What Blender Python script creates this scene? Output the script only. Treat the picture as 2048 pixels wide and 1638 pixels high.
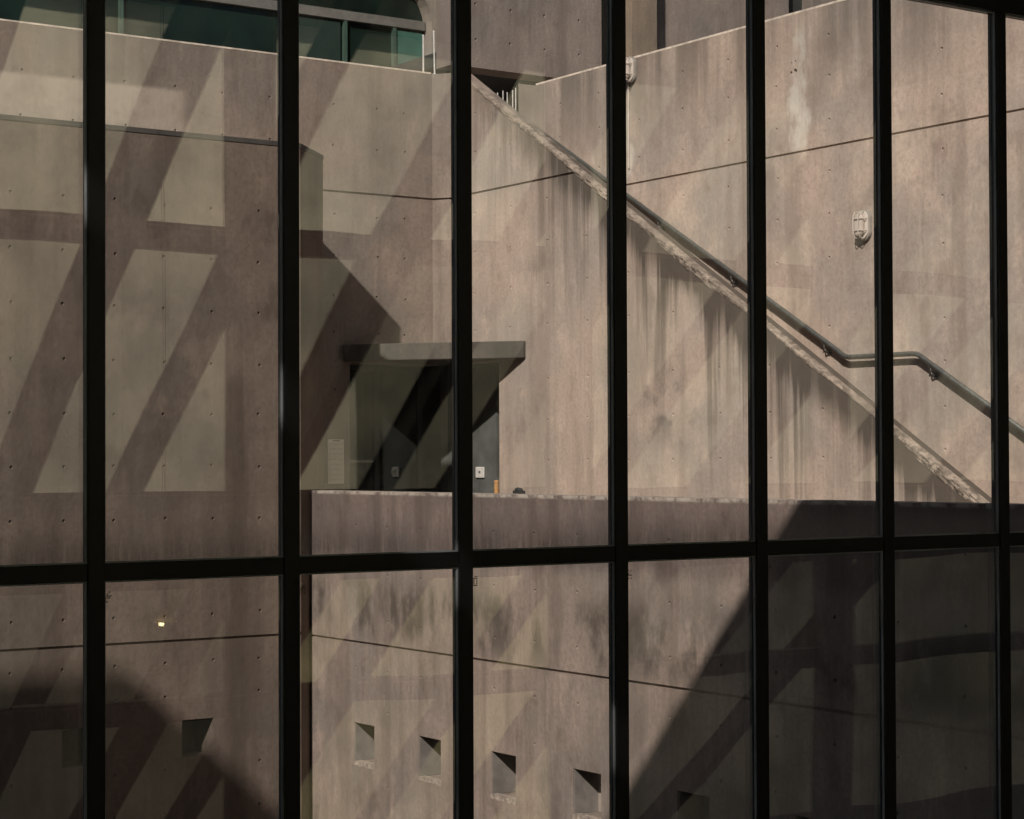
import bpy, bmesh, math, random
from mathutils import Vector, Matrix, noise
random.seed(7)
scene = bpy.context.scene
for o in list(bpy.data.objects):
    bpy.data.objects.remove(o)

# ------------------------------------------------------------------ camera, sky, sun, exposure
cam_data = bpy.data.cameras.new('camera')
cam = bpy.data.objects.new('camera', cam_data)
scene.collection.objects.link(cam)
scene.camera = cam
cam_data.sensor_width = 36.0
cam_data.lens = 4000.0 / 2048.0 * 36.0
cam_data.clip_start = 0.05
cam_data.clip_end = 1000.0
cam_data.shift_y = 37.0 / 2048.0
A = math.radians(55.75)
fw = Vector((math.cos(A), math.sin(A), 0.0))
pitch = math.atan(68 / 4000.0)
F = (fw * math.cos(pitch) + Vector((0, 0, math.sin(pitch)))).normalized()
R = Vector((math.sin(A), -math.cos(A), 0.0))
U = R.cross(F)
M = Matrix((R, U, -F)).transposed()
ROLL = 0.0037
M = M @ Matrix.Rotation(-ROLL, 3, 'Z')
cam.matrix_world = M.to_4x4()

world = bpy.data.worlds.new('World')
scene.world = world
world.use_nodes = True
wn = world.node_tree
bg = wn.nodes['Background']
sky = wn.nodes.new('ShaderNodeTexSky')
sky.sky_type = 'NISHITA'
sky.sun_disc = False
SUN = Vector((1.111, 0.87, -1.0)).normalized()      # direction the light travels
sky.sun_elevation = math.asin(-SUN.z)
sky.sun_rotation = math.atan2(-SUN.x, -SUN.y)
sky.dust_density = 2.0
wn.links.new(sky.outputs[0], bg.inputs[0])
bg.inputs[1].default_value = 0.05

sd = bpy.data.lights.new('sun', 'SUN')
sd.energy = 5.0
sd.angle = math.radians(0.9)
sd.color = (1.0, 0.905, 0.85)
sun = bpy.data.objects.new('sun', sd)
scene.collection.objects.link(sun)
sun.location = (-20, -20, 25)
sun.rotation_euler = SUN.to_track_quat('-Z', 'Y').to_euler()

vs = scene.view_settings
vs.view_transform = 'Standard'
vs.look = 'None'
vs.exposure = 0.0
vs.gamma = 1.0
vs.use_curve_mapping = False
scene.render.engine = 'CYCLES'
scene.cycles.transparent_max_bounces = 12
scene.cycles.max_bounces = 5
scene.cycles.diffuse_bounces = 2
scene.cycles.glossy_bounces = 3

# ------------------------------------------------------------------ helpers
def link(o):
    scene.collection.objects.link(o)
    return o

def tag(o, label=None, cat=None, group=None, kind=None):
    if label: o['label'] = label
    if cat: o['category'] = cat
    if group: o['group'] = group
    if kind: o['kind'] = kind
    return o

def empty(name, loc=(0, 0, 0)):
    o = bpy.data.objects.new(name, None)
    o.location = loc
    o.empty_display_size = 0.1
    return link(o)

def box(bm, x0, x1, y0, y1, z0, z1):
    m = Matrix.Translation(((x0 + x1) / 2, (y0 + y1) / 2, (z0 + z1) / 2)) @ Matrix.Diagonal((abs(x1 - x0), abs(y1 - y0), abs(z1 - z0), 1))
    return bmesh.ops.create_cube(bm, size=1.0, matrix=m)['verts']

def prism(bm, pts, axis, a, b):
    """pts: polygon in the plane across the axis ('X': (y,z), 'Y': (x,z), 'Z': (x,y)), extruded from a to b"""
    def v(p, t):
        return {'X': (t, p[0], p[1]), 'Y': (p[0], t, p[1]), 'Z': (p[0], p[1], t)}[axis]
    va = [bm.verts.new(v(p, a)) for p in pts]
    vb = [bm.verts.new(v(p, b)) for p in pts]
    fs = [bm.faces.new(va), bm.faces.new(list(reversed(vb)))]
    n = len(pts)
    for i in range(n):
        fs.append(bm.faces.new((va[(i + 1) % n], va[i], vb[i], vb[(i + 1) % n])))
    bmesh.ops.recalc_face_normals(bm, faces=fs)

def cyl(bm, p, q, r, seg=10, r2=None):
    p, q = Vector(p), Vector(q)
    d = q - p
    m = Matrix.Translation((p + q) / 2) @ d.to_track_quat('Z', 'Y').to_matrix().to_4x4()
    return bmesh.ops.create_cone(bm, cap_ends=True, segments=seg, radius1=r, radius2=r if r2 is None else r2, depth=d.length, matrix=m)['verts']

def tube(bm, pts, r, seg=8, closed=False):
    pts = [Vector(p) for p in pts]
    n = len(pts)
    rings = []
    for i, p in enumerate(pts):
        a = pts[i - 1] if (i > 0 or closed) else p
        b = pts[(i + 1) % n] if (i < n - 1 or closed) else p
        t = (b - a).normalized()
        ref = Vector((0, 0, 1)) if abs(t.z) < 0.95 else Vector((0, 1, 0))
        s = t.cross(ref).normalized()
        w = s.cross(t)
        rings.append([bm.verts.new(p + (s * math.cos(2 * math.pi * k / seg) + w * math.sin(2 * math.pi * k / seg)) * r) for k in range(seg)])
    m = n if closed else n - 1
    for i in range(m):
        for k in range(seg):
            bm.faces.new((rings[i][k], rings[i][(k + 1) % seg], rings[(i + 1) % n][(k + 1) % seg], rings[(i + 1) % n][k]))
    if not closed:
        bm.faces.new(list(reversed(rings[0])))
        bm.faces.new(rings[-1])

def obj(name, bm, mat, parent=None, smooth=False, bevel=0.0):
    me = bpy.data.meshes.new(name)
    bm.normal_update()
    bm.to_mesh(me)
    bm.free()
    me.materials.append(mat)
    o = bpy.data.objects.new(name, me)
    link(o)
    if smooth:
        for p in me.polygons: p.use_smooth = True
    if bevel:
        b = o.modifiers.new('bevel', 'BEVEL')
        b.width = bevel
        b.segments = 2
        b.limit_method = 'ANGLE'
    if parent:
        o.parent = parent
        o.matrix_parent_inverse = Matrix.Translation(-parent.location)
    return o

def carve(o, cutter):
    """cut real recesses (tie holes, joints, niches, openings) out of a wall"""
    me = bpy.data.meshes.new('cutter')
    bmesh.ops.recalc_face_normals(cutter, faces=cutter.faces)
    cutter.to_mesh(me)
    cutter.free()
    c = link(bpy.data.objects.new('cutter', me))
    md = o.modifiers.new('cut', 'BOOLEAN')
    md.operation = 'DIFFERENCE'
    md.solver = 'EXACT'
    md.object = c
    bpy.context.view_layer.update()
    dg = bpy.context.evaluated_depsgraph_get()
    new = bpy.data.meshes.new_from_object(o.evaluated_get(dg))
    o.modifiers.clear()
    old = o.data
    o.data = new
    new.name = o.name
    bpy.data.meshes.remove(old)
    bpy.data.objects.remove(c)
    bpy.data.meshes.remove(me)

def tie_cones_x(bm, X, ys, zs, skip=None, r=0.0185, depth=0.018):
    for y in ys:
        for z in zs:
            if skip and skip(y, z): continue
            yy = y + random.uniform(-.012, .012)
            zz = z + random.uniform(-.012, .012)
            cyl(bm, (X - 0.01, yy, zz), (X + depth, yy, zz), r * 1.15, 10, r * 0.55)

def tie_cones_y(bm, Y, xs, zs, skip=None, r=0.0185, depth=0.018):
    for x in xs:
        for z in zs:
            if skip and skip(x, z): continue
            xx = x + random.uniform(-.012, .012)
            zz = z + random.uniform(-.012, .012)
            cyl(bm, (xx, Y - 0.01, zz), (xx, Y + depth, zz), r * 1.15, 10, r * 0.55)

def frange(a, b, s):
    out = []
    while a <= b + 1e-6:
        out.append(a)
        a += s
    return out

# ------------------------------------------------------------------ materials
def mat(name):
    m = bpy.data.materials.new(name)
    m.use_nodes = True
    nt = m.node_tree
    return m, nt, nt.nodes['Principled BSDF']

class N:
    """tiny node graph helper"""
    def __init__(s, nt): s.nt = nt
    def n(s, t, **kw):
        x = s.nt.nodes.new(t)
        for k, v in kw.items(): setattr(x, k, v)
        return x
    def l(s, a, b): s.nt.links.new(a, b)
    def m(s, op, a, b=None, c=None, clamp=False):
        x = s.n('ShaderNodeMath', operation=op, use_clamp=clamp)
        for i, v in enumerate((a, b, c)):
            if v is None: continue
            if hasattr(v, 'default_value'): s.l(v, x.inputs[i])
            else: x.inputs[i].default_value = v
        return x.outputs[0]
    def ramp(s, v, a, b, lo=0.0, hi=1.0):
        x = s.n('ShaderNodeMapRange', interpolation_type='SMOOTHSTEP')
        s.l(v, x.inputs[0])
        for i, q in enumerate((a, b, lo, hi)):
            if hasattr(q, 'default_value'): s.l(q, x.inputs[i + 1])
            else: x.inputs[i + 1].default_value = q
        return x.outputs[0]
    def noise(s, vec, scale, detail=5.0, rough=0.6, scl=None, off=(0, 0, 0)):
        mp = s.n('ShaderNodeMapping')
        s.l(vec, mp.inputs[0])
        if scl: mp.inputs['Scale'].default_value = scl
        mp.inputs['Location'].default_value = off
        t = s.n('ShaderNodeTexNoise')
        s.l(mp.outputs[0], t.inputs['Vector'])
        t.inputs['Scale'].default_value = scale
        t.inputs['Detail'].default_value = detail
        t.inputs['Roughness'].default_value = rough
        return t.outputs[0]
    def mix(s, fac, a, b, blend='MIX'):
        x = s.n('ShaderNodeMix', data_type='RGBA', blend_type=blend)
        if hasattr(fac, 'default_value'): s.l(fac, x.inputs[0])
        else: x.inputs[0].default_value = fac
        for i, v in ((6, a), (7, b)):
            if hasattr(v, 'default_value'): s.l(v, x.inputs[i])
            else: x.inputs[i].default_value = (*v, 1)
        return x.outputs[2]

def concrete(name, base=(0.40, 0.315, 0.25), contrast=1.0, off=0.0, extra=None, streak=1.0):
    m, nt, bsdf = mat(name)
    g = N(nt)
    pos = g.n('ShaderNodeNewGeometry').outputs['Position']
    sep = g.n('ShaderNodeSeparateXYZ')
    g.l(pos, sep.inputs[0])
    x, y, z = sep.outputs
    o = (off, off * 1.7, off * 0.6)
    big = g.noise(pos, 0.6, 3, 0.55, off=o)
    mid = g.noise(pos, 2.0, 5, 0.66, (1, 1, 0.75), o)
    streaks = g.noise(pos, 3.6, 4, 0.62, (1, 1, 0.07), o)
    thin = g.noise(pos, 13.0, 4, 0.7, (1, 1, 0.07), o)
    fine = g.noise(pos, 26.0, 4, 0.72, off=o)
    dark = tuple(c * 0.52 for c in base)
    light = tuple(min(1, c * 1.25) for c in base)
    grey = (base[0] * 0.76, base[1] * 0.83, base[2] * 0.88)
    col = g.mix(g.ramp(big, 0.38, 0.62), grey, base)
    col = g.mix(g.m('MULTIPLY', g.ramp(mid, 0.50, 0.70), 0.70 * contrast), col, light)
    col = g.mix(g.m('MULTIPLY', g.ramp(mid, 0.48, 0.28), 0.75 * contrast), col, dark)
    col = g.mix(g.m('MULTIPLY', g.ramp(streaks, 0.48, 0.68), 0.50 * streak), col, dark)
    col = g.mix(g.m('MULTIPLY', g.ramp(thin, 0.52, 0.72), 0.26 * streak), col, dark)
    col = g.mix(g.m('MULTIPLY', g.ramp(thin, 0.46, 0.30), 0.22 * streak), col, light)
    wash = g.noise(pos, 1.5, 4, 0.6, (1, 1, 0.12), (off * 2.1, off, 3))
    col = g.mix(g.m('MULTIPLY', g.ramp(wash, 0.52, 0.66), 0.42 * streak), col, dark)
    pale = g.noise(pos, 2.6, 5, 0.7, (1, 1, 0.16), (off, 7, off * 1.3))
    col = g.mix(g.m('MULTIPLY', g.ramp(pale, 0.58, 0.72), 0.45 * streak), col, light)
    # form panel lifts: each pour lift is a touch different in tone
    lift = g.m('FLOOR', g.m('MULTIPLY', g.m('ADD', z, 20.0 - 1.72), 1 / 1.705))
    wn_ = g.n('ShaderNodeTexWhiteNoise', noise_dimensions='1D')
    g.l(lift, wn_.inputs['W'])
    col = g.mix(g.m('MULTIPLY', wn_.outputs[0], 0.22), col, dark)
    col = col
    col = g.mix(g.ramp(fine, 0.34, 0.56, 0.38, 0.0), col, dark)
    col = g.mix(g.ramp(fine, 0.58, 0.74, 0.0, 0.30), col, light)
    if extra:
        col = extra(g, pos, x, y, z, col, dark, light)
    g.l(col, bsdf.inputs['Base Color'])
    bsdf.inputs['Roughness'].default_value = 0.86
    bsdf.inputs['Specular IOR Level'].default_value = 0.25
    bp = g.n('ShaderNodeBump')
    bp.inputs['Strength'].default_value = 0.40
    bp.inputs['Distance'].default_value = 0.02
    h = g.noise(pos, 13.0, 4, 0.7, (1, 1, 0.6), o)
    g.l(h, bp.inputs['Height'])
    g.l(bp.outputs[0], bsdf.inputs['Normal'])
    return m

STAIN = (0.085, 0.068, 0.054)

def stair_stain(g, pos, x, y, z, col, dark, light):
    # water runs starting at the sloping top edge of the balustrade wall
    line = g.m('ADD', g.m('MULTIPLY', y, 0.611), 4.70 - 0.611 * 20.82)
    d = g.m('SUBTRACT', line, z)
    runs = g.noise(pos, 3.1, 4, 0.65, (1, 1, 0.015), (3.3, 8.1, 0))
    runs2 = g.noise(pos, 6.5, 4, 0.65, (1, 1, 0.03), (1.3, 5.1, 0))
    low = g.ramp(y, 20.5, 17.0, 0.35, 1.0)
    length = g.m('ADD', g.m('MULTIPLY', g.ramp(runs, 0.38, 0.64), 2.3), 0.35)
    fade = g.m('POWER', g.ramp(g.m('DIVIDE', d, length), 1.0, 0.0), 0.8)
    patchy = g.ramp(g.noise(pos, 0.55, 2, 0.5, (1, 1, 0.1), (4.4, 2.7, 0)), 0.40, 0.56, 0.25, 1.0)
    fade = g.m('MULTIPLY', fade, patchy)
    msk = g.m('MULTIPLY', g.m('MULTIPLY', fade, g.ramp(runs2, 0.38, 0.54, 0.12, 1.0)), low)
    top = g.ramp(d, 0.55, 0.10, 0.0, 0.75)
    msk = g.m('MINIMUM', g.m('ADD', g.m('MULTIPLY', msk, 0.95), g.m('MULTIPLY', top, low)), 0.92)
    col = g.mix(msk, col, STAIN)
    blot = g.noise(pos, 2.4, 4, 0.6, (1, 1, 1), (7.3, 1.9, 4.2))
    win = g.m('MULTIPLY', g.ramp(g.m('ABSOLUTE', g.m('SUBTRACT', y, 17.0)), 0.9, 0.2), g.ramp(g.m('ABSOLUTE', g.m('SUBTRACT', z, 0.55)), 0.6, 0.1))
    col = g.mix(g.m('MULTIPLY', g.ramp(blot, 0.50, 0.66), g.m('MULTIPLY', win, 0.65)), col, (0.13, 0.115, 0.105))
    return col

def efflorescence(g, pos, x, y, z, col, dark, light):
    for (yc, w, z0, z1, amt) in ((16.38, 0.13, 3.45, 4.85, 0.9), (19.47, 0.07, 3.5, 4.62, 0.7), (15.45, 0.05, 4.1, 4.8, 0.25)):
        wob = g.m('MULTIPLY', g.m('SUBTRACT', g.noise(pos, 2.2, 4, 0.6, (0, 0, 1), (yc, 0, 0)), 0.5), 0.5)
        dy = g.m('ABSOLUTE', g.m('SUBTRACT', g.m('ADD', y, wob), yc))
        edge = g.noise(pos, 9.0, 5, 0.7, (1, 1, 0.35), (yc, 3, 1))
        msk = g.ramp(g.m('ADD', dy, g.m('MULTIPLY', g.m('SUBTRACT', edge, 0.5), w * 4.0)), w * 1.5, w * 0.3)
        brk = g.ramp(g.noise(pos, 5.5, 5, 0.75, (1, 1, 0.5), (yc, 9, 2)), 0.36, 0.56, 0.15, 1.0)
        msk = g.m('MULTIPLY', msk, brk)
        zz = g.m('MULTIPLY', g.ramp(z, z0 - 0.06, z0 + 0.03), g.ramp(z, z1 + 0.1, z1 - 0.25))
        col = g.mix(g.m('MULTIPLY', g.m('MULTIPLY', msk, zz), amt), col, (0.60, 0.54, 0.47))
    # soot-grey wash running down from the coping
    run = g.noise(pos, 2.6, 4, 0.6, (1, 1, 0.03), (2.2, 6.6, 0))
    wash = g.m('MULTIPLY', g.ramp(z, 3.7, 4.95), g.ramp(run, 0.36, 0.60))
    col = g.mix(g.m('MULTIPLY', wash, 0.75), col, (0.15, 0.125, 0.105))
    return col

def low_wall_tone(g, pos, x, y, z, col, dark, light):
    # darker upper course with a worn pale arris
    n = g.noise(pos, 5.0, 4, 0.6, (1, 1, 0.1), (9, 1, 2))
    band = g.m('MULTIPLY', g.ramp(g.m('ADD', z, g.m('MULTIPLY', g.m('SUBTRACT', n, 0.5), 0.25)), -1.0, -0.82), 0.72)
    col = g.mix(band, col, (0.48, 0.46, 0.49), 'MULTIPLY')
    n2 = g.noise(pos, 7.0, 5, 0.7, (1, 1, 1), (1, 4, 2))
    arris = g.m('MULTIPLY', g.ramp(z, -0.325, -0.30), g.ramp(n2, 0.36, 0.58))
    col = g.mix(g.m('MULTIPLY', arris, 0.8), col, (0.52, 0.45, 0.38))
    grime = g.noise(pos, 1.6, 5, 0.65, (1, 1, 0.5), (5, 5, 1))
    z2 = g.m('MULTIPLY', g.ramp(z, -1.85, -1.55), g.ramp(z, -1.0, -1.35))
    col = g.mix(g.m('MULTIPLY', g.m('MULTIPLY', z2, g.ramp(grime, 0.44, 0.60)), 0.9), col, STAIN)
    sm = g.noise(pos, 1.3, 5, 0.7, (1, 1, 0.8), (15, 2, 8))
    col = g.mix(g.m('MULTIPLY', g.ramp(sm, 0.54, 0.68), 0.55), col, (0.16, 0.13, 0.11))
    return col

def mass_tone(g, pos, x, y, z, col, dark, light):
    # brown runs, the long one imitating a blurred column reflection, and a pale skim patch
    for (xc, w, z1, amt) in ((8.95, 0.10, 0.85, 0.55), (9.55, 0.08, -1.8, 0.35), (6.75, 0.10, 2.6, 0.3)):
        wob = g.m('MULTIPLY', g.m('SUBTRACT', g.noise(pos, 1.3, 3, 0.5, (0, 0, 1), (xc, 0, 0)), 0.5), 0.25)
        dx = g.m('ABSOLUTE', g.m('SUBTRACT', g.m('ADD', x, wob), xc))
        msk = g.m('MULTIPLY', g.ramp(dx, w * 1.5, w * 0.5), g.ramp(z, z1 + 0.15, z1 - 0.1))
        col = g.mix(g.m('MULTIPLY', msk, amt), col, (0.07, 0.052, 0.04))
    n = g.noise(pos, 1.7, 5, 0.65, (1, 1, 1), (2, 8, 5))
    patch = g.m('MULTIPLY', g.ramp(g.m('ABSOLUTE', g.m('SUBTRACT', x, 8.2)), 0.9, 0.3), g.ramp(g.m('ABSOLUTE', g.m('SUBTRACT', z, 1.1)), 1.1, 0.3))
    col = g.mix(g.m('MULTIPLY', g.m('MULTIPLY', patch, g.ramp(n, 0.48, 0.62)), 0.5), col, light)
    return col

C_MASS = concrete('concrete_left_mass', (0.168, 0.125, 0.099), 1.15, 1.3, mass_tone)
def sun_patch(g, pos, x, y, z, col, dark, light):
    # sunlit patch at the left, painted in as a paler tone
    n = g.noise(pos, 3.0, 5, 0.65, (1, 1, 1), (3, 3, 3))
    w = g.m('MULTIPLY', g.ramp(z, 4.40, 4.33), g.ramp(x, 10.1, 9.9))
    return g.mix(g.m('MULTIPLY', w, g.ramp(n, 0.2, 0.6, 0.35, 0.85)), col, (0.40, 0.335, 0.275))
C_BACK = concrete('concrete_back', (0.265, 0.206, 0.168), 1.0, 4.1, sun_patch)
C_RIGHT = concrete('concrete_right', (0.510, 0.392, 0.318), 1.0, 2.6, efflorescence)
C_STAIR = concrete('concrete_balustrade', (0.510, 0.396, 0.322), 1.0, 6.4, stair_stain)
C_LOW = concrete('concrete_low_wall', (0.335, 0.256, 0.212), 1.35, 3.7, low_wall_tone, 1.25)
C_PLAIN = concrete('concrete_plain', (0.36, 0.30, 0.25), 0.8, 9.3)
C_DIM = concrete('concrete_upper_building', (0.295, 0.232, 0.198), 0.8, 5.5)
C_COLUMN = concrete('concrete_brown_column', (0.30, 0.225, 0.165), 0.8, 7.7)

def simple(name, col, rough=0.5, metal=0.0, var=0.15, scale=8.0, bump=0.0):
    m, nt, b = mat(name)
    g = N(nt)
    pos = g.n('ShaderNodeNewGeometry').outputs['Position']
    nz = g.noise(pos, scale, 5, 0.65)
    c = g.mix(g.ramp(nz, 0.3, 0.7), tuple(q * (1 - var) for q in col), tuple(min(1, q * (1 + var)) for q in col))
    g.l(c, b.inputs['Base Color'])
    b.inputs['Roughness'].default_value = rough
    b.inputs['Metallic'].default_value = metal
    if bump:
        bp = g.n('ShaderNodeBump')
        bp.inputs['Strength'].default_value = bump
        bp.inputs['Distance'].default_value = 0.01
        g.l(nz, bp.inputs['Height'])
        g.l(bp.outputs[0], b.inputs['Normal'])
    return m

BLACK = simple('black_frame_paint', (0.011, 0.011, 0.0115), 0.42, 0.0, 0.2, 20)
CAP = simple('frame_outer_cap', (0.10, 0.11, 0.105), 0.45, 0.3, 0.2, 14)
GASKET = simple('glazing_bead', (0.42, 0.46, 0.47), 0.35, 0.0, 0.3, 3)
STEEL = simple('galvanised_rail', (0.20, 0.20, 0.185), 0.42, 0.75, 0.25, 30)
PALE_STEEL = simple('pale_steel', (0.62, 0.58, 0.54), 0.5, 0.2, 0.15, 20)
DARK = simple('dark_paint', (0.03, 0.031, 0.03), 0.7, 0.0, 0.2, 5)
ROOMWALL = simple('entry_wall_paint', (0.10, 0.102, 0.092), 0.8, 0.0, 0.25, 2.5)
WHITE = simple('white_enamel', (0.58, 0.51, 0.45), 0.45, 0.0, 0.08, 20)
LAMPGLASS = simple('frosted_lamp_glass', (0.50, 0.42, 0.37), 0.25, 0.0, 0.1, 12)
NOTICE = simple('pale_notice_board', (0.80, 0.74, 0.66), 0.6, 0.0, 0.08, 14)
INK = simple('notice_print', (0.14, 0.12, 0.10), 0.7)
ORANGE = simple('ochre_post', (0.42, 0.22, 0.08), 0.6)
COPING = simple('worn_pale_arris', (0.62, 0.52, 0.43), 0.9, 0.0, 0.3, 9)
GAP_SHADE = simple('dark_gap_shade', (0.06, 0.052, 0.046), 0.7, 0.0, 0.3, 4)  # dark tone painting the shadow gap on top of the left block
SILL = simple('chipped_pale_sill', (0.33, 0.265, 0.22), 0.95, 0.0, 0.45, 22, 0.5)
NICHE = simple('grey_niche_shade', (0.19, 0.168, 0.152), 0.8, 0.0, 0.2, 6)  # shade on the niche jamb put into this grey
BRACE = simple('brown_black_steel', (0.020, 0.017, 0.015), 0.5, 0.0, 0.25, 6)
BRACE_EDGE = simple('worn_flange', (0.09, 0.085, 0.07), 0.45, 0.2)
GROUND = simple('paving', (0.10, 0.102, 0.105), 0.9, 0.0, 0.25, 1.5, 0.3)
FLOOR = simple('hall_floor', (0.06, 0.055, 0.05), 0.7, 0.0, 0.2, 2)
PLASTER = simple('hall_plaster', (0.10, 0.09, 0.08), 0.85, 0.0, 0.15, 2)
TEAL = simple('teal_blind', (0.045, 0.13, 0.10), 0.7, 0.0, 0.2, 3)
def shade_mat():
    m = bpy.data.materials.new('opal_shade')
    m.use_nodes = True
    nt = m.node_tree
    nt.nodes.clear()
    out = nt.nodes.new('ShaderNodeOutputMaterial')
    tl = nt.nodes.new('ShaderNodeBsdfTranslucent')
    tl.inputs[0].default_value = (0.60, 0.54, 0.36, 1)
    df = nt.nodes.new('ShaderNodeBsdfDiffuse')
    df.inputs[0].default_value = (0.45, 0.42, 0.33, 1)
    mx = nt.nodes.new('ShaderNodeMixShader')
    nt.links.new(tl.outputs[0], mx.inputs[1])
    nt.links.new(df.outputs[0], mx.inputs[2])
    nt.links.new(mx.outputs[0], out.inputs[0])
    return m
LAMPSHADE = shade_mat()

# rough, lichen-covered spalled edge
def lichen():
    m, nt, b = mat('lichen_edge')
    g = N(nt)
    pos = g.n('ShaderNodeNewGeometry').outputs['Position']
    n1 = g.noise(pos, 9.0, 6, 0.75)
    n2 = g.noise(pos, 30.0, 4, 0.7)
    c = g.mix(g.ramp(n1, 0.36, 0.60), (0.15, 0.12, 0.095), (0.47, 0.375, 0.30))
    c = g.mix(g.ramp(n2, 0.54, 0.64, 0, 0.8), c, (0.10, 0.085, 0.065))
    n3 = g.noise(pos, 1.1, 3, 0.6)
    c = g.mix(g.ramp(n3, 0.44, 0.58, 0, 0.55), c, (0.22, 0.175, 0.14))
    g.l(c, b.inputs['Base Color'])
    b.inputs['Roughness'].default_value = 0.95
    bp = g.n('ShaderNodeBump')
    bp.inputs['Strength'].default_value = 0.8
    bp.inputs['Distance'].default_value = 0.03
    g.l(g.m('ADD', n1, n2), bp.inputs['Height'])
    g.l(bp.outputs[0], b.inputs['Normal'])
    return m
LICHEN = lichen()

def glass_mat(name, tint=(0.965, 0.985, 0.97), refl=0.10, dirt=True):
    m = bpy.data.materials.new(name)
    m.use_nodes = True
    nt = m.node_tree
    nt.nodes.clear()
    g = N(nt)
    out = g.n('ShaderNodeOutputMaterial')
    tr = g.n('ShaderNodeBsdfTransparent')
    tr.inputs[0].default_value = (*tint, 1)
    gl = g.n('ShaderNodeBsdfGlossy')
    gl.inputs['Roughness'].default_value = 0.0
    gl.inputs['Color'].default_value = (1, 1, 0.98, 1)
    geo = g.n('ShaderNodeNewGeometry')
    wv = g.n('ShaderNodeTexNoise')
    wm = g.n('ShaderNodeMapping')
    g.l(geo.outputs['Position'], wm.inputs[0])
    wm.inputs['Scale'].default_value = (1, 1, 0.55)
    g.l(wm.outputs[0], wv.inputs['Vector'])
    wv.inputs['Scale'].default_value = 1.3
    wv.inputs['Detail'].default_value = 1.0
    sb = g.n('ShaderNodeVectorMath', operation='SUBTRACT')
    g.l(wv.outputs['Color'], sb.inputs[0])
    sb.inputs[1].default_value = (0.5, 0.5, 0.5)
    sc = g.n('ShaderNodeVectorMath', operation='SCALE')
    g.l(sb.outputs[0], sc.inputs[0])
    sc.inputs['Scale'].default_value = 0.006
    an = g.n('ShaderNodeVectorMath', operation='ADD')
    g.l(geo.outputs['Normal'], an.inputs[0])
    g.l(sc.outputs[0], an.inputs[1])
    nn = g.n('ShaderNodeVectorMath', operation='NORMALIZE')
    g.l(an.outputs[0], nn.inputs[0])
    g.l(nn.outputs[0], gl.inputs['Normal'])
    mx = g.n('ShaderNodeMixShader')
    mx.inputs[0].default_value = refl
    g.l(tr.outputs[0], mx.inputs[1])
    g.l(gl.outputs[0], mx.inputs[2])
    res = mx.outputs[0]
    if dirt:
        tc = g.n('ShaderNodeTexCoord').outputs['Generated']
        sp = g.n('ShaderNodeSeparateXYZ')
        g.l(tc, sp.inputs[0])
        pos = g.n('ShaderNodeNewGeometry').outputs['Position']
        runs = g.noise(pos, 60.0, 4, 0.65, (1, 1, 0.02))
        film = g.noise(pos, 2.0, 4, 0.6)
        foot = g.ramp(g.m('ADD', sp.outputs[2], g.m('MULTIPLY', g.m('SUBTRACT', runs, 0.5), 0.09)), 0.07, 0.0)
        sides = g.m('ADD', g.ramp(sp.outputs[0], 0.025, 0.0), g.ramp(sp.outputs[0], 0.975, 1.0))
        msk = g.m('ADD', g.m('MULTIPLY', foot, g.ramp(runs, 0.32, 0.66, 0.10, 0.42)), g.m('ADD', g.m('MULTIPLY', sides, 0.05), g.ramp(film, 0.35, 0.75, 0.012, 0.05)))
        df = g.n('ShaderNodeBsdfDiffuse')
        df.inputs[0].default_value = (0.42, 0.40, 0.37, 1)
        tl = g.n('ShaderNodeBsdfTranslucent')
        tl.inputs[0].default_value = (0.42, 0.40, 0.37, 1)
        ad = g.n('ShaderNodeMixShader')
        g.l(df.outputs[0], ad.inputs[1])
        g.l(tl.outputs[0], ad.inputs[2])
        m2 = g.n('ShaderNodeMixShader')
        g.l(msk, m2.inputs[0])
        g.l(res, m2.inputs[1])
        g.l(ad.outputs[0], m2.inputs[2])
        res = m2.outputs[0]
    g.l(res, out.inputs[0])
    return m
GLASS = glass_mat('window_glass')
DOORGLASS = glass_mat('door_glass', (0.8, 0.84, 0.8), 0.06, False)

def green_glass():
    m, nt, b = mat('green_tinted_glass')
    g = N(nt)
    pos = g.n('ShaderNodeNewGeometry').outputs['Position']
    n = g.noise(pos, 0.7, 4, 0.6)
    c = g.mix(g.ramp(n, 0.35, 0.65), (0.006, 0.010, 0.008), (0.012, 0.024, 0.018))
    g.l(c, b.inputs['Base Color'])
    b.inputs['Roughness'].default_value = 0.12
    b.inputs['Specular IOR Level'].default_value = 0.3
    return m
GREEN = green_glass()

def translucent(name, k, t=(1, 1, 1)):
    m = bpy.data.materials.new(name)
    m.use_nodes = True
    nt = m.node_tree
    nt.nodes.clear()
    g = N(nt)
    out = g.n('ShaderNodeOutputMaterial')
    pos = g.n('ShaderNodeNewGeometry').outputs['Position']
    n = g.noise(pos, 0.45, 3, 0.55)
    c = g.mix(g.ramp(n, 0.36, 0.64), (0.60 * k * t[0], 0.60 * k * t[1], 0.51 * k * t[2]), (0.86 * k * t[0], 0.83 * k * t[1], 0.69 * k * t[2]))
    tl = g.n('ShaderNodeBsdfTranslucent')
    g.l(c, tl.inputs[0])
    g.l(tl.outputs[0], out.inputs[0])
    return m
REFL_PANELS = [translucent('reflection_panel_%d' % i, k) for i, k in enumerate((1.0, 0.94, 0.82, 0.72, 0.58, 0.44))]  # panel tones graded to shape the light mirrored in the glass
DIMP = translucent('dim_reflection_panel', 0.36)
MIDP = translucent('mid_reflection_panel', 0.52)
STRAW = translucent('straw_reflection_panel', 0.66, (1.02, 1.0, 0.86))

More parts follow.
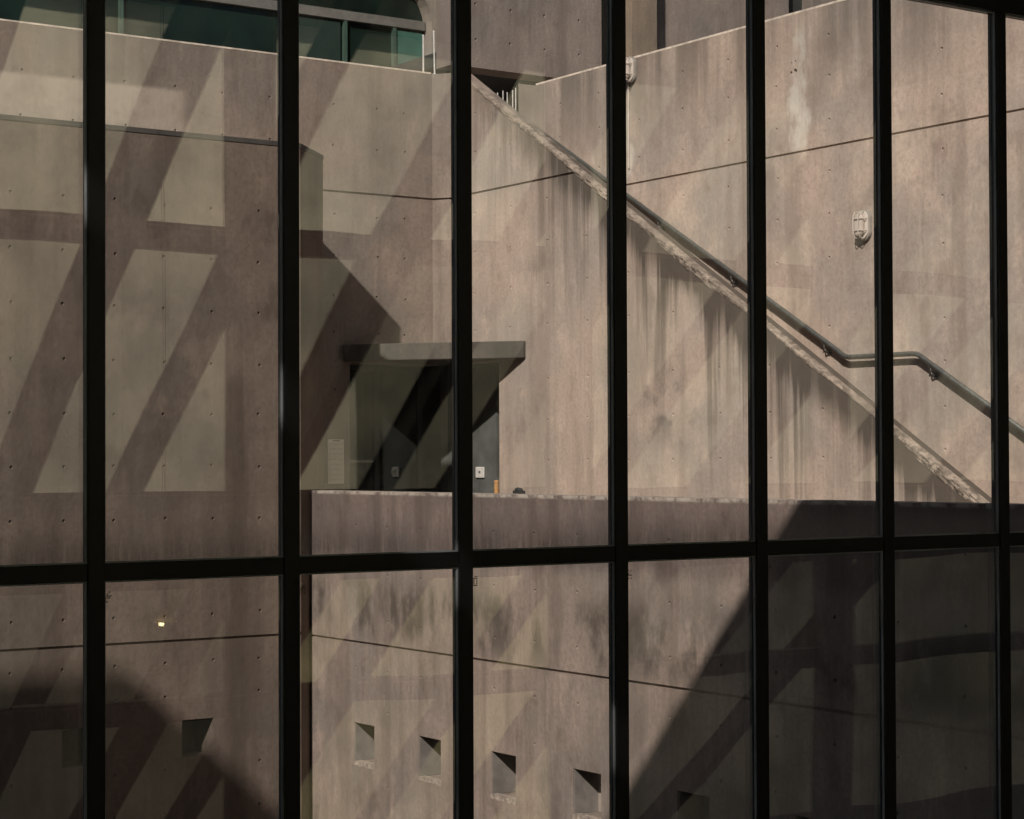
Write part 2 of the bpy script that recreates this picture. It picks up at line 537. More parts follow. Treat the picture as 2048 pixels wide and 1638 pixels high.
def bulb_mat():
    m, nt, b = mat('lit_bulb')
    b.inputs['Emission Color'].default_value = (1.0, 0.78, 0.42, 1)
    b.inputs['Emission Strength'].default_value = 12.0
    return m
BULB = bulb_mat()

# ------------------------------------------------------------------ ground
bm = bmesh.new()
box(bm, -300, 300, -300, 300, -7.9, -7.45)
tag(obj('ground', bm, GROUND), kind='structure')

# ------------------------------------------------------------------ courtyard walls
# left mass: low block nearest the glass on the left, rounded right corner
bm = bmesh.new()
prism(bm, [(-4.0, 18.0), (9.66, 18.0), (10.24, 18.58), (10.24, 20.6), (-4.0, 20.6)], 'Z', -7.44, 3.235)
mass = obj('courtyard_block', bm, C_MASS)
tag(mass, 'broad flat-topped concrete block filling the left two panes, square niches low down', 'wall', 'courtyard concrete walls')
c = bmesh.new()
box(c, -5, 10.2, 17.9, 18.022, -1.745, -1.718)
for x0 in (8.345, 7.115):
    box(c, x0, x0 + 0.335, 17.9, 18.42, -2.875, -2.51)
zs = [2.53, 2.02, 1.51, 0.99, 0.48, -0.03, -0.54, -1.02, -1.48, -1.95, -2.28, -2.98, -3.4]
tie_cones_y(c, 18.0, frange(6.1, 9.7, 0.515), zs, lambda x, z: z < -2.2 and (abs(x - 8.5) < 0.3 or abs(x - 7.3) < 0.3))
carve(mass, c)

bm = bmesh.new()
prism(bm, [(-4.0, 17.992), (9.663, 17.992), (10.246, 18.576), (10.246, 20.6), (-4.0, 20.6)], 'Z', 3.205, 3.252)  # added strip, a shadow gap drawn as a dark band
tag(obj('shadow_gap_strip', bm, GAP_SHADE, mass), 'dark strip painting in a shadow gap along the top edge')

# added block hidden behind the left block, casts the diagonal shadow on the back wall
bm = bmesh.new()
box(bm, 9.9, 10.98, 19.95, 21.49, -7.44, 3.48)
tag(obj('shadow_pier', bm, C_BACK), 'added concrete block hidden behind the left block, casting a diagonal shadow', 'wall', 'courtyard concrete walls')

# back wall with chamfered corner
bm = bmesh.new()
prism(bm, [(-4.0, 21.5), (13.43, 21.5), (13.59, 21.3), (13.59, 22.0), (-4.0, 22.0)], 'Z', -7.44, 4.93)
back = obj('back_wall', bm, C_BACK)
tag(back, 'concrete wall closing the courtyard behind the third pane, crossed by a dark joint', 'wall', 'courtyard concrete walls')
c = bmesh.new()
prism(c, [(-4.5, 21.4), (13.38, 21.4), (13.5, 21.2), (13.7, 21.2), (13.612, 21.313), (13.449, 21.525), (-4.5, 21.525)], 'Z', 3.325, 3.35)
tie_cones_y(c, 21.5, frange(7.4, 11.6, 0.62), [4.4, 3.9])
tie_cones_y(c, 21.5, [12.0, 12.62, 13.02], [4.4, 3.9, 3.05, 2.55, 2.05, 1.6, 0.9])
box(c, 12.22, 13.7, 21.0, 23.0, -1.0, 1.235)
carve(back, c)

# stair balustrade wall with the sloping top
X_S = 13.6
bm = bmesh.new()
def ztop(y): return 4.70 + 0.611 * (y - 20.82)
prism(bm, [(21.29, -7.44), (21.29, 4.93), (21.19, 4.93), (11.0, ztop(11.0)), (8.6, ztop(11.0)), (8.6, -7.44)], 'X', X_S, X_S + 0.22)
bal = obj('stair_balustrade_wall', bm, C_STAIR)
tag(bal, 'sloping stair balustrade wall of stained concrete running down to the right', 'wall', 'courtyard concrete walls')
c = bmesh.new()
box(c, X_S - 0.1, X_S + 0.025, 18.55, 21.4, 3.335, 3.36)
box(c, X_S - 0.2, X_S + 0.4, 20.25, 21.5, -1.0, 1.235)
tie_cones_x(c, X_S, frange(12.2, 20.9, 0.78), [4.35, 3.85, 3.1, 2.6, 2.1, 1.62, 0.98, 0.5, 0.02, -0.45],
            lambda y, z: z > ztop(y) - 0.3 or (y > 19.4 and z < 1.6))
carve(bal, c)

# lichen edge: a rough spalled strip standing on the top outer edge of the balustrade
def rough_edge(y0, y1, w0, w1, name, seed, parent):
    bm = bmesh.new()
    n, mm = 420, 9
    sl = Vector((0, 1, 0.611)).normalized()
    per = Vector((0, -0.611, 1)).normalized()
    rows = []
    for i in range(n + 1):
        t = i / n
        y = y0 + (y1 - y0) * t
        p0 = Vector((X_S, y, ztop(y)))
        w = w0 + (w1 - w0) * t
        rough = max(0.0, min(1.0, 0.45 + 1.5 * noise.noise(Vector((y * 0.75, seed, 0)))))
        w *= 0.16 + 1.05 * rough + 0.18 * noise.noise(Vector((y * 7, seed, 2))) + 0.22 * noise.noise(Vector((y * 30, seed, 4)))
        w = max(0.015, w)
        row = []
        for j in range(mm + 1):
            s = j / mm
            bulge = math.sin(math.pi * s) * 0.006
            bulge += (0.2 + 1.3 * rough) * (0.012 * noise.noise(Vector((y * 9, s * 4 + y * 3, seed))) + 0.012 * noise.noise(Vector((y * 34, s * 11, seed))))
            if j in (0, mm): bulge = -0.004
            # s=0 lower ragged line on the face, s=1 slightly over the top
            up = -w * (1 - s) + 0.012 * s
            row.append(bm.verts.new(p0 + per * up + Vector((-max(bulge, -0.004), 0, 0))))
        tb = bm.verts.new(p0 + per * 0.014 + Vector((0.10, 0, 0)))
        row.append(tb)
        rows.append(row)
    for i in range(n):
        for j in range(mm + 1):
            bm.faces.new((rows[i][j], rows[i + 1][j], rows[i + 1][j + 1], rows[i][j + 1]))
    return obj(name, bm, LICHEN, parent, smooth=True)
e = rough_edge(12.2, 21.15, 0.075, 0.05, 'lichen_edge', 3.1, bal)
e['label'] = 'pale lichen-crusted edge along the slope'

# right hand wall behind the stair
X_R = 15.0
bm = bmesh.new()
prism(bm, [(8.6, -7.44), (8.6, 4.94), (21.5, 4.94), (21.85, 5.03), (21.85, -7.44)], 'X', X_R, X_R + 0.3)
right = obj('stair_side_wall', bm, C_RIGHT)
tag(right, 'tall concrete wall behind the stair carrying the handrail and lamps', 'wall', 'courtyard concrete walls')
c = bmesh.new()
box(c, X_R - 0.1, X_R + 0.025, 8, 22, 3.395, 3.418)
tie_cones_x(c, X_R, frange(12.6, 21.6, 0.83), [4.62, 4.18, 3.7, 3.15, 2.68, 2.2, 1.45, 1.0, 0.55, 0.1, -0.3],
            lambda y, z: (abs(y - 15.3) < 0.3 and abs(z - 2.5) < 0.35) or (abs(y - 19.32) < 0.3 and z > 4.4))
for (y, z, r) in ((16.51, 4.30, 0.018), (16.44, 4.31, 0.026), (16.50, 4.41, 0.008), (16.44, 4.42, 0.010)):
    cyl(c, (X_R - 0.02, y, z), (X_R + 0.12, y, z), r, 10)
carve(right, c)
# thin weathered coping lip on the right wall and on the back wall
bm = bmesh.new()
box(bm, X_R + 0.002, X_R + 0.32, 8.6, 21.45, 4.942, 4.965)
tag(obj('coping', bm, COPING, right), 'pale weathered coping strip')
bm = bmesh.new()
box(bm, -4.0, 13.42, 21.502, 22.02, 4.932, 4.95)
tag(obj('coping', bm, COPING, back), 'pale weathered coping strip')
# low wall nearest the glass on the right
X_L = 9.88
bm = bmesh.new()
box(bm, X_L + 0.001, X_L + 0.28, 8.1, 18.20, -7.44, -0.285)
low = obj('landing_wall', bm, C_LOW)
tag(low, 'long low concrete wall in front of the stair, row of square niches near its foot', 'wall', 'courtyard concrete walls')
c = bmesh.new()
box(c, X_L - 0.1, X_L + 0.026, 8, 18.3, -1.787, -1.762)
NICHES = [17.11, 15.895, 14.665, 13.425, 12.04, 10.67, 9.4]
for y in NICHES:
    box(c, X_L - 0.1, X_L + 0.27, y - 0.195, y + 0.195, -2.955, -2.57)
tie_cones_x(c, X_L, frange(8.6, 17.7, 0.62), [-0.62, -1.1, -1.55, -2.02, -2.42, -3.15], lambda y, z: any(abs(y - q) < 0.3 for q in NICHES) and z < -2.3, 0.017, 0.018)
carve(low, c)
for y in NICHES:
    bm = bmesh.new()
    box(bm, X_L + 0.255, X_L + 0.275, y - 0.194, y + 0.194, -2.954, -2.571)
    obj('niche_back', bm, C_PLAIN, low)
    bm = bmesh.new()
    box(bm, X_L + 0.012, X_L + 0.254, y + 0.184, y + 0.194, -2.952, -2.573)
    obj('niche_shade_plate', bm, NICHE, low)  # added plate, its dark grey paints the jamb's shade
    bm = bmesh.new()
    n_ = 14
    top, bot, inn = [], [], []
    for i in range(n_ + 1):
        yy = y - 0.205 + 0.41 * i / n_
        r1, r2 = noise.noise(Vector((yy * 19, 1.7, y))), noise.noise(Vector((yy * 27, 6.1, y)))
        top.append(bm.verts.new((X_L - 0.004 + 0.006 * r1, yy, -2.952)))
        bot.append(bm.verts.new((X_L - 0.002, yy, -2.985 - 0.03 * abs(r2) - 0.012 * r1)))
        inn.append(bm.verts.new((X_L + 0.07, yy, -2.949)))
    for i in range(n_):
        bm.faces.new((top[i], bot[i], bot[i + 1], top[i + 1]))
        bm.faces.new((inn[i], top[i], top[i + 1], inn[i + 1]))
    bmesh.ops.recalc_face_normals(bm, faces=bm.faces)
    obj('chipped_sill', bm, SILL, low)

# landing slab and stair
bm = bmesh.new()
box(bm, X_L + 0.281, 14.99, 8.2, 21.9, -1.3, -1.0)
tag(obj('landing', bm, C_PLAIN), kind='structure')
st = empty('stair', (14.4, 12.0, -1.0))
tag(st, 'concrete stair flights hidden between the balustrade wall and the side wall', 'stair')
def tread_z(y):
    if y < 14.5: return -1.0 + max(0, (y - 12.4)) * 0.57
    if y < 15.6: return 0.2
    return 0.2 + (y - 15.6) * 0.57
y = 12.4
while y < 21.6:
    z1 = max(-0.93, min(3.6, tread_z(y + 0.3) - 0.5))
    bm = bmesh.new()
    box(bm, 13.83, 14.985, y, y + 0.3, max(-0.99, z1 - 0.35), z1)
    obj('step', bm, C_PLAIN, st)
    y += 0.301

# ------------------------------------------------------------------ corner entrance under a canopy
bm = bmesh.new()
prism(bm, [(12.12, 21.49), (12.10, 21.40), (13.56, 19.67), (13.595, 19.67), (13.595, 21.28), (13.425, 21.49)], 'Z', 1.245, 1.45)
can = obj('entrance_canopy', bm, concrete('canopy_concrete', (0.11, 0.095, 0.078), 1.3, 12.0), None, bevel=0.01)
tag(can, 'thin stained concrete canopy slab over the dark corner entrance', 'canopy')
room = empty('entrance_recess', (13.6, 22.0, -1.0))
tag(room, 'dark recessed corner entrance with unlit walls under the canopy', 'entrance')
def part(name, m, parent, *boxes, bevel=0.0):
    bm = bmesh.new()
    for b in boxes: box(bm, *b)
    return obj(name, bm, m, parent, bevel=bevel)
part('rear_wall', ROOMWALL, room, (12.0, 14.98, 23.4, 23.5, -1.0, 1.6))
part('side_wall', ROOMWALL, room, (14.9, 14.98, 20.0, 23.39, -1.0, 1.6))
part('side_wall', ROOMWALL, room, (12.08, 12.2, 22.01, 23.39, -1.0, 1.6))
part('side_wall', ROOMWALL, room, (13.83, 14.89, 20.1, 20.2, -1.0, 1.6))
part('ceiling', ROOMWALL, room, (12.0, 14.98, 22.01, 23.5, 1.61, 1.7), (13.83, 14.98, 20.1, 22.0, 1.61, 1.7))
d = empty('entrance_door', (12.9, 22.1, -1.0))
tag(d, 'dark framed glazed double door inside the corner entrance', 'door')
part('frame', DARK, d, (12.25, 12.31, 22.05, 22.12, -1.0, 1.25), (13.55, 13.61, 22.05, 22.12, -1.0, 1.25), (12.312, 13.548, 22.05, 22.12, 1.18, 1.24), (12.90, 12.96, 22.05, 22.12, -0.999, 1.179))
part('pane', DOORGLASS, d, (12.312, 12.898, 22.08, 22.09, -0.99, 1.178))
part('pane', DOORGLASS, d, (12.962, 13.548, 22.08, 22.09, -0.99, 1.178))
part('push_bar', STEEL, d, (12.4, 12.86, 22.02, 22.045, 0.0, 0.03), (12.42, 12.44, 22.045, 22.05, 0.0, 0.03))
for (x0, z0, w, h) in ((12.55, -0.35, 0.22, 0.3), (13.05, -0.30, 0.2, 0.42), (13.33, -0.15, 0.16, 0.22)):
    nb = part('wall_poster', simple('faded_poster', (0.13, 0.14, 0.12), 0.7), None, (x0, x0 + w, 23.385, 23.395, z0, z0 + h))
    tag(nb, 'faded poster on the back wall of the dark entrance, ' + {12.55: 'left of the three', 13.05: 'tallest and middle of the three', 13.33: 'smallest and right of the three'}[x0], 'poster', 'posters inside the entrance')

# pale louvred panel on the back wall
v = empty('louvred_panel', (12.01, 21.49, -0.26))
tag(v, 'pale upright louvred panel on the back wall left of the entrance', 'vent')
part('back_plate', NOTICE, v, (11.9, 12.125, 21.475, 21.498, -0.26, 0.285), bevel=0.008)
for k in range(15):
    z = -0.215 + k * 0.0315
    part('slat', NOTICE if k % 2 else PALE_STEEL, v, (11.92, 12.105, 21.452, 21.474, z, z + 0.011))
part('header', INK, v, (11.96, 12.06, 21.472, 21.4745, 0.262, 0.274))
# small square switch plate inside the entrance reveal
part('side_wall', ROOMWALL, room, (13.86, 13.9, 20.7, 22.0, -1.0, 1.6))
s = empty('switch_plate', (13.86, 21.05, -0.2))
tag(s, 'small white square plate in the right side of the dark entrance', 'switch')
part('plate', simple('white_plastic', (0.62, 0.58, 0.54), 0.5), s, (13.835, 13.859, 20.96, 21.15, -0.20, -0.06), bevel=0.02)
part('button', INK, s, (13.832, 13.8345, 21.03, 21.07, -0.14, -0.11))
# little ochre stub post and stone on the landing
bm = bmesh.new()
cyl(bm, (13.2, 19.72, -1.0), (13.2, 19.72, -0.235), 0.028, 12)
cyl(bm, (13.2, 19.72, -0.236), (13.2, 19.72, -0.215), 0.033, 12, 0.025)
cyl(bm, (13.2, 19.72, -1.0), (13.2, 19.72, -0.98), 0.07, 12)
tag(obj('stub_post', bm, ORANGE), 'short ochre post standing at the mouth of the dark entrance', 'post')
bm = bmesh.new()
bmesh.ops.create_icosphere(bm, subdivisions=3, radius=0.04, matrix=Matrix.Translation((13.1, 19.1, -0.32)) @ Matrix.Diagonal((1.0, 1.5, 0.62, 1)))
for q in bm.verts: q.co += q.normal * 0.016 * noise.noise(q.co * 17)
box(bm, 13.06, 13.14, 19.03, 19.17, -1.0, -0.33)
tag(obj('bollard_cap', bm, DARK, smooth=False), 'small dark rounded stub right of the ochre post', 'bollard')

# ------------------------------------------------------------------ handrail
hr = empty('handrail', (14.9, 15.6, 1.1))
tag(hr, 'grey steel tube handrail stepping down the side wall with one level run', 'handrail')
XR = 14.915
def rpt(y, z): return (XR, y, z)
path = [(14.985, 21.72, 4.40), rpt(21.74, 4.44), rpt(21.60, 4.475), rpt(21.50, 4.45)]
path += [rpt(15.72, 1.185), rpt(15.63, 1.125), rpt(15.55, 1.10)]
path += [rpt(14.62, 1.095), rpt(14.54, 1.085), rpt(14.46, 1.04)]
path += [rpt(8.8, 1.04 - 0.577 * (14.46 - 8.8))]
bm = bmesh.new()
tube(bm, path, 0.027, 12)
obj('rail', bm, STEEL, hr, smooth=True)
def rail_z(y):
    pts = [(p[1], p[2]) for p in path[2:]]
    for (a, za), (b, zb) in zip(pts, pts[1:]):
        if b <= y <= a: return za + (zb - za) * (a - y) / (a - b)
    return 1.0
for y in (21.3, 20.15, 18.78, 17.45, 15.92, 14.36, 12.9, 11.4):
    z = rail_z(y) - 0.027
    bm = bmesh.new()
    tube(bm, [(XR, y, z + 0.004), (XR, y, z - 0.045), (XR + 0.012, y, z - 0.075), (XR + 0.04, y, z - 0.092), (14.998, y, z - 0.095)], 0.0095, 8)
    cyl(bm, (14.986, y, z - 0.095), (14.999, y, z - 0.095), 0.034, 14)
    box(bm, XR - 0.018, XR + 0.018, y - 0.03, y + 0.03, z - 0.006, z + 0.004)
    obj('bracket', bm, STEEL, hr, smooth=False)

# ------------------------------------------------------------------ caged bulkhead lamps
def lamp(y, z, label):
    t = empty('bulkhead_lamp', (14.998, y, z))
    tag(t, label, 'wall lamp', 'caged bulkhead lamps')
    def oval(w, h, n=28):
        # stadium outline in the wall plane
        out = []
        for i in range(n):
            a = 2 * math.pi * i / n
            cy, sz = math.cos(a), math.sin(a)
            out.append((w * cy, (h - w) * (1 if sz > 0 else -1) + w * sz if abs(sz) > 1e-6 else 0.0))
        return out
    def ring(bm, x0, x1, pts):
        prism(bm, [(y + p[0], z + p[1]) for p in pts], 'X', x0, x1)
    bm = bmesh.new()
    ring(bm, 14.955, 14.998, oval(0.100, 0.165))
    obj('base', bm, simple('lamp_base', (0.30, 0.27, 0.24), 0.5), t, bevel=0.006)
    bm = bmesh.new()
    ring(bm, 14.935, 14.956, oval(0.088, 0.152))
    obj('bezel', bm, WHITE, t, bevel=0.005)
    bm = bmesh.new()
    ring(bm, 14.87, 14.934, oval(0.060, 0.122))
    obj('glass', bm, LAMPGLASS, t, bevel=0.025)
    for zz in (-0.06, 0.065):
        bm = bmesh.new()
        tube(bm, [(14.936, y - 0.082, z + zz), (14.88, y - 0.074, z + zz), (14.858, y - 0.05, z + zz), (14.855, y, z + zz), (14.858, y + 0.05, z + zz), (14.88, y + 0.074, z + zz), (14.936, y + 0.082, z + zz)], 0.0055, 6)
        obj('cage_bar', bm, WHITE, t)
    for yy in (-0.038, 0.038):
        bm = bmesh.new()
        tube(bm, [(14.936, y + yy, z - 0.143), (14.88, y + yy, z - 0.132), (14.852, y + yy, z - 0.095), (14.848, y + yy, z), (14.852, y + yy, z + 0.095), (14.88, y + yy, z + 0.132), (14.936, y + yy, z + 0.143)], 0.0055, 6)
        obj('cage_bar', bm, WHITE, t)
    return t
lamp(15.36, 2.49, 'white caged bulkhead lamp halfway up the wall above the level handrail')
lamp(19.38, 4.80, 'white caged bulkhead lamp just under the top of the side wall')
# conduit dropping below the upper lamp
bm = bmesh.new()
tube(bm, [(14.985, 19.44, 4.63), (14.985, 19.44, 3.6)], 0.012, 8)
tag(obj('conduit', bm, simple('conduit_paint', (0.5, 0.43, 0.37), 0.6)), 'thin vertical conduit dropping from the upper wall lamp', 'conduit')

# ------------------------------------------------------------------ upper terrace and building beyond
bm = bmesh.new()
box(bm, -4, 34, 22.21, 34, 3.6, 3.9)
box(bm, 13.83, 15.9, 21.87, 22.2, 3.45, 3.7)
tag(obj('terrace', bm, C_PLAIN), kind='structure')

ub = empty('upper_building', (20, 24, 3.9))
tag(ub, 'shaded concrete upper storey above the stair with a dark underside', 'building')
wall1 = part('wall', C_DIM, ub, (15.0, 17.62, 23.5, 23.9, 5.56, 9.2))
c = bmesh.new()
tie_cones_y(c, 23.5, frange(15.4, 17.4, 0.6), frange(5.95, 7.4, 0.5), None, 0.024)
carve(wall1, c)
part('column', C_COLUMN, ub, (18.15, 18.62, 23.45, 24.2, 3.9, 9.2))
part('wall', C_DIM, ub, (18.63, 21.58, 23.8, 24.2, 3.9, 9.2), (22.10, 32, 23.8, 24.2, 3.9, 9.2), (21.58, 22.10, 23.802, 24.2, 3.9, 6.95))
part('window', DARK, ub, (21.59, 22.09, 24.05, 24.1, 6.95, 8.6))
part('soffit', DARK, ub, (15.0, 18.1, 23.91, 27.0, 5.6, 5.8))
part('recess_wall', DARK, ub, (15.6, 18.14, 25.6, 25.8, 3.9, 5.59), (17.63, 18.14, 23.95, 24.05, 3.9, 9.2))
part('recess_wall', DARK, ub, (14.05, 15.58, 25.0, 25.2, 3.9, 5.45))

# gate of upright bars at the stair head
gt = empty('bar_gate', (15.2, 22.6, 3.9))
tag(gt, 'pale upright bars of a small gate at the head of the stair', 'gate')
for k, x in enumerate((14.93, 15.02, 15.10, 15.17, 15.26, 15.33, 15.42, 15.47)):
    bm = bmesh.new()
    cyl(bm, (x, 22.6, 3.92), (x, 22.6, 4.98 + 0.02 * math.sin(k * 2.1) + 0.02 * k), 0.008, 8)
    obj('bar', bm, PALE_STEEL, gt)
bm = bmesh.new()
tube(bm, [(14.86, 22.6, 4.02), (15.52, 22.6, 4.02)], 0.012, 8)
obj('bottom_rail', bm, DARK, gt)

# glazed pavilion with a round-cornered window behind the back wall
pv = empty('glazed_pavilion', (14, 26, 3.9))
tag(pv, 'green-glazed building with a round-cornered window above the back wall', 'building')
bm = bmesh.new()
def rr_pts(x0, x1, z0, z1, r, n=10):
    return [(x0, z0), (x1, z0)] + [(x1 - r + r * math.cos(math.radians(a)), z1 - r + r * math.sin(math.radians(a))) for a in [90 * i / n for i in range(n + 1)]] + [(x0, z1)]
box(bm, 2.0, 17.0, 26.0, 26.4, 3.9, 9.0)
pw = obj('wall', bm, C_PLAIN, pv)
c = bmesh.new()
prism(c, rr_pts(3.0, 16.25, 4.3, 7.42, 0.75), 'Y', 25.8, 26.6)
carve(pw, c)
bm = bmesh.new()
prism(bm, rr_pts(3.0, 16.25, 4.3, 7.42, 0.75), 'Y', 26.25, 26.28)
obj('pane', bm, GREEN, pv)
part('transom', simple('grey_transom', (0.16, 0.15, 0.135), 0.5), pv, (3.0, 16.22, 26.17, 26.249, 6.66, 6.80))
part('blind', TEAL, pv, (15.72, 16.2, 26.21, 26.248, 4.6, 6.62))
part('blind', simple('deep_green_blind', (0.012, 0.028, 0.021), 0.7), pv, (14.0, 14.75, 26.21, 26.248, 4.4, 6.62))
for x in (4.0, 6.4, 8.8, 11.2, 13.9, 14.8, 15.66):
    part('mullion', simple('green_mullion', (0.05, 0.085, 0.065), 0.5), pv, (x, x + 0.055, 26.18, 26.247, 4.3, 6.655))
# slim posts on the parapet
for i, (x, h, lab) in enumerate(((13.375, 5.43, 'left of the two slim pale posts on the back wall corner'), (13.545, 5.50, 'right of the two slim pale posts on the back wall corner'))):
    bm = bmesh.new()
    cyl(bm, (x, 21.62, 4.925), (x - 0.012 * i, 21.62, h), 0.011, 8)
    cyl(bm, (x, 21.62, 4.925), (x, 21.62, 4.965), 0.03, 10)
    cyl(bm, (x - 0.012 * i, 21.62, h), (x - 0.012 * i, 21.62, h + 0.02), 0.016, 8, 0.008)
    tag(obj('parapet_post', bm, PALE_STEEL), lab, 'post', 'slim posts on the parapet')
# tower block closing the view at the top left
bm = bmesh.new()
box(bm, -30, 40, 36, 40, -4.7, 14)
bg_b = obj('far_building', bm, DARK)
tag(bg_b, 'dark building mass far behind the pavilion and terrace', 'building')

# added block, unseen out to the left, to shade the foot of the left block
bm = bmesh.new()
box(bm, -14.0, -2.28, 8.2, 10.17, -7.44, 7.04)
tag(obj('shadow_block', bm, C_PLAIN, bevel=0.01), 'added tall concrete block out of view at the far left, shading the left wall foot', 'wall', 'courtyard concrete walls')

# ------------------------------------------------------------------ the glazed screen
YD, YG, YC = 7.72, 7.758, 7.795          # inner face, glass, outer face of the frame
W, MW = 0.9, 0.074
X0 = 3.238
ZT0, ZT1 = -0.482, -0.41
ZB, ZH = -4.3, 2.52
gw = empty('window_wall', (6.0, YG, -4.7))
tag(gw, 'black framed window wall of tall panes over shorter panes across the whole view', 'window')
K0, K1 = -4, 12
def mullion_mesh():
    bm = bmesh.new()
    box(bm, -MW, 0, YD, YG - 0.014, ZB, ZH)
    return bm
first = None
for k in range(K0, K1 + 1):
    xr = X0 + W * k
    bm = bmesh.new()
    box(bm, xr - MW, xr, YD, YG - 0.0145, ZB, 3.0)
    obj('mullion', bm, BLACK, gw, bevel=0.003)
    bm = bmesh.new()
    box(bm, xr - MW + 0.006, xr - 0.006, YG + 0.0145, YC, ZB, 3.0)
    mo = obj('outer_cap', bm, CAP, gw, bevel=0.003)
    if k < K1:
        for (za, zb) in ((ZT1, ZH), (ZB, ZT0)):
            bm = bmesh.new()
            # slim bead round the pane on the room side
            t = 0.007
            box(bm, xr, xr + t, YG - 0.024, YG - 0.0135, za, zb)
            box(bm, xr + W - MW - t, xr + W - MW, YG - 0.024, YG - 0.0135, za, zb)
            box(bm, xr + t, xr + W - MW - t, YG - 0.024, YG - 0.0135, za, za + t)
            box(bm, xr + t, xr + W - MW - t, YG - 0.024, YG - 0.0135, zb - t, zb)
            obj('bead', bm, GASKET, gw)
            bm = bmesh.new()
            box(bm, xr - 0.01, xr + W - MW + 0.01, YG - 0.013, YG + 0.013, za - 0.01, zb + 0.01)
            pn = obj('pane', bm, GLASS, gw)
            if za == ZB and k in (0, 1, 2, 3, 4):
                bm = bmesh.new()
                random.seed(k)
                for i in range(4):
                    for j in range(6):
                        if random.random() < 0.62:
                            xx = xr + 0.008 + i * 0.008
                            zz = ZT0 - 0.05 - j * 0.008
                            box(bm, xx, xx + 0.006, YG - 0.0142, YG - 0.0132, zz, zz + 0.0055)
                obj('glass_stamp', bm, INK, pn)
        bm = bmesh.new()
        box(bm, xr + 0.0005, xr + W - MW - 0.0005, YD + 0.006, YG - 0.0145, ZT0, ZT1)
        box(bm, xr + 0.0005, xr + W - MW - 0.0005, YG + 0.0145, YC - 0.006, ZT0 + 0.006, ZT1 - 0.006)
        obj('transom', bm, BLACK, gw, bevel=0.003)
bm = bmesh.new()
box(bm, X0 + W * K0 - MW, X0 + W * K1, YD - 0.012, YC + 0.004, ZH, ZH + 0.14)
obj('head', bm, BLACK, gw, bevel=0.003)
bm = bmesh.new()
box(bm, X0 + W * K0 - MW, X0 + W * K1, YD - 0.02, YC + 0.01, ZB - 0.35, ZB)
obj('sill', bm, BLACK, gw)
random.seed(11)

# ------------------------------------------------------------------ the hall the picture is taken from
XA, XB = -4.2, 40.0
hall = empty('hall', (10, 0, -7.4))
tag(hall, 'dark hall behind the window wall with raking struts', 'building')
part('fascia', BLACK, hall, (XA, XB, 7.62, 7.83, 2.665, 3.16))
bm = bmesh.new()
prism(bm, [(7.78, 2.95), (7.78, 3.12), (2.2, 7.9), (-15.9, 7.9), (-15.9, 7.75), (2.15, 7.75), (7.6, 2.95)], 'X', XA, XB)
obj('roof', bm, PLASTER, hall)
part('end_wall', PLASTER, hall, (XA - 0.2, XA, -15.9, 7.8, -7.44, 7.7))
part('end_wall', PLASTER, hall, (XB, XB + 0.2, -15.9, 7.8, -7.44, 7.7))
part('return_wall', PLASTER, hall, (X0 + W * K1 + 0.01, XB, YD, YC, -7.44, 2.66))
part('return_wall', PLASTER, hall, (XA, X0 + W * K0 - MW - 0.01, YD, YC, -7.44, 2.66))
part('floor', FLOOR, hall, (XA, XB, -15.9, 7.69, -7.44, -7.35))

# row of posts and beams across the hall
fr = empty('post_frame', (10, -4.96, -7.35))
tag(fr, 'dark steel frame of wide posts and level beams standing inside the hall', 'frame')
PY = -4.96
for k in range(-2, 7):
    x = 10.13 + 4.5 * k
    if x < XA + 0.3: continue
    part('post', BRACE, fr, (x, x + 0.55, PY - 0.25, PY, -7.34, 7.7))
for (z0, z1) in ((2.39, 2.69), (-1.39, -0.313), (-2.84, -2.58), (6.22, 6.9)):
    part('beam', BRACE, fr, (XA, XB, PY - 0.22, PY - 0.004, z0, z1))
    part('flange', BRACE_EDGE, fr, (XA, XB, PY - 0.003, PY + 0.012, z1 - 0.05, z1 - 0.035))
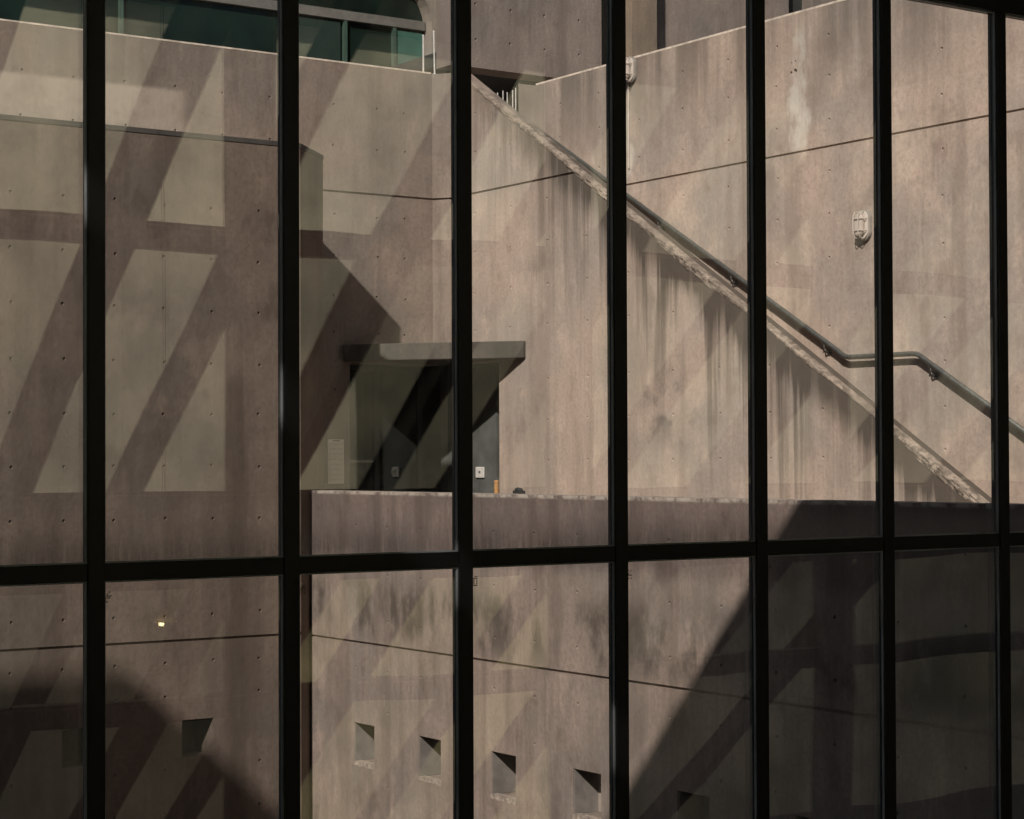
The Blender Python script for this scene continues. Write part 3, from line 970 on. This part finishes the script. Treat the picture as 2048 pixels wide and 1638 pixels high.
# raking struts
for x in (4.2, 6.55, 8.6, 10.03, 12.07, 13.56, 15.1, 17.3, 19.6, 21.9, 24.2):
    s = empty('raking_strut', (x, -15.0, -7.3))
    tag(s, 'dark inclined steel strut leaning across the hall', 'strut', 'raking struts in the hall')
    # axis: z = 1.6 + 0.87 * (y + 4.96); lower edge of the member on that line
    ca, sa = 1 / math.hypot(1, 0.87), 0.87 / math.hypot(1, 0.87)
    ya, yb = -15.15, 2.05
    def zz(yy): return 1.6 + 0.87 * (yy + 4.96)
    dpt = 0.62 if x in (8.6, 12.07, 15.1, 19.6) else 0.34
    nrm = (-sa * dpt, ca * dpt)
    bm = bmesh.new()
    prism(bm, [(ya, zz(ya)), (yb, zz(yb)), (yb + nrm[0], zz(yb) + nrm[1]), (ya + nrm[0], zz(ya) + nrm[1])], 'X', x - 0.20, x - 0.08)
    obj('web', bm, BRACE, s)
    for q0, q1 in ((-0.02, 0.0), (1.0, 1.05)):
        bm = bmesh.new()
        prism(bm, [(ya + nrm[0] * q0, zz(ya) + nrm[1] * q0), (yb + nrm[0] * q0, zz(yb) + nrm[1] * q0), (yb + nrm[0] * q1, zz(yb) + nrm[1] * q1), (ya + nrm[0] * q1, zz(ya) + nrm[1] * q1)], 'X', x - 0.26, x)
        obj('flange', bm, BRACE, s)
    bm = bmesh.new()
    prism(bm, [(ya + nrm[0] * 0.94, zz(ya) + nrm[1] * 0.94), (yb + nrm[0] * 0.94, zz(yb) + nrm[1] * 0.94), (yb + nrm[0] * 0.965, zz(yb) + nrm[1] * 0.965), (ya + nrm[0] * 0.965, zz(ya) + nrm[1] * 0.965)], 'X', x - 0.012, x + 0.006)
    obj('edge_strip', bm, BRACE_EDGE, s)
# added translucent panels, lit by the sun from outside to make the olive reflection
rg = empty('reflection_panels', (15, -15.6, -7.35))
tag(rg, 'added pale green translucent panels out of view, backlit to give the olive reflection', 'reflection panel')
k = 0
x = XA
while x < XB - 0.1:
    part('panel', REFL_PANELS[max(0, min(5, int((x - 13.0) / 3.6)))], rg, (x, min(x + 2.195, XB), -15.62, -15.615, 3.85, 7.74))  # these panels are added out of view for the olive reflection
    part('panel', REFL_PANELS[2] if x + 1.1 < 16.8 else MIDP if x + 1.1 < 21.2 else REFL_PANELS[3], rg, (x, min(x + 2.195, XB), -15.62, -15.615, -1.2, 3.845))
    part('panel', STRAW if 16.5 < x + 1.1 < 22.6 else DIMP, rg, (x, min(x + 2.195, XB), -15.62, -15.615, -7.34, -1.205))
    x += 2.2
# pendant lamp in the hall
PXc, PYc, PZc = 7.39, 15.44 - 16.4 + 0.16, -1.39
pl = empty('pendant_lamp', (PXc, PYc, PZc))
tag(pl, 'small lit pendant lamp hanging in the hall, mirrored in the lower left glass', 'lamp')
bm = bmesh.new()
cyl(bm, (PXc, PYc, PZc + 0.16), (PXc, PYc, 7.7), 0.004, 6)
obj('cord', bm, BRACE_EDGE, pl)
bm = bmesh.new()
m4 = Matrix.Translation((PXc, PYc, PZc + 0.07))
bmesh.ops.create_cone(bm, cap_ends=False, segments=24, radius1=0.10, radius2=0.02, depth=0.13, matrix=m4)
obj('shade', bm, LAMPSHADE, pl, smooth=True)
bm = bmesh.new()
bmesh.ops.create_icosphere(bm, subdivisions=2, radius=0.018, matrix=Matrix.Translation((PXc - 0.05, PYc + 0.03, PZc - 0.012)))
obj('bulb', bm, BULB, pl, smooth=True)
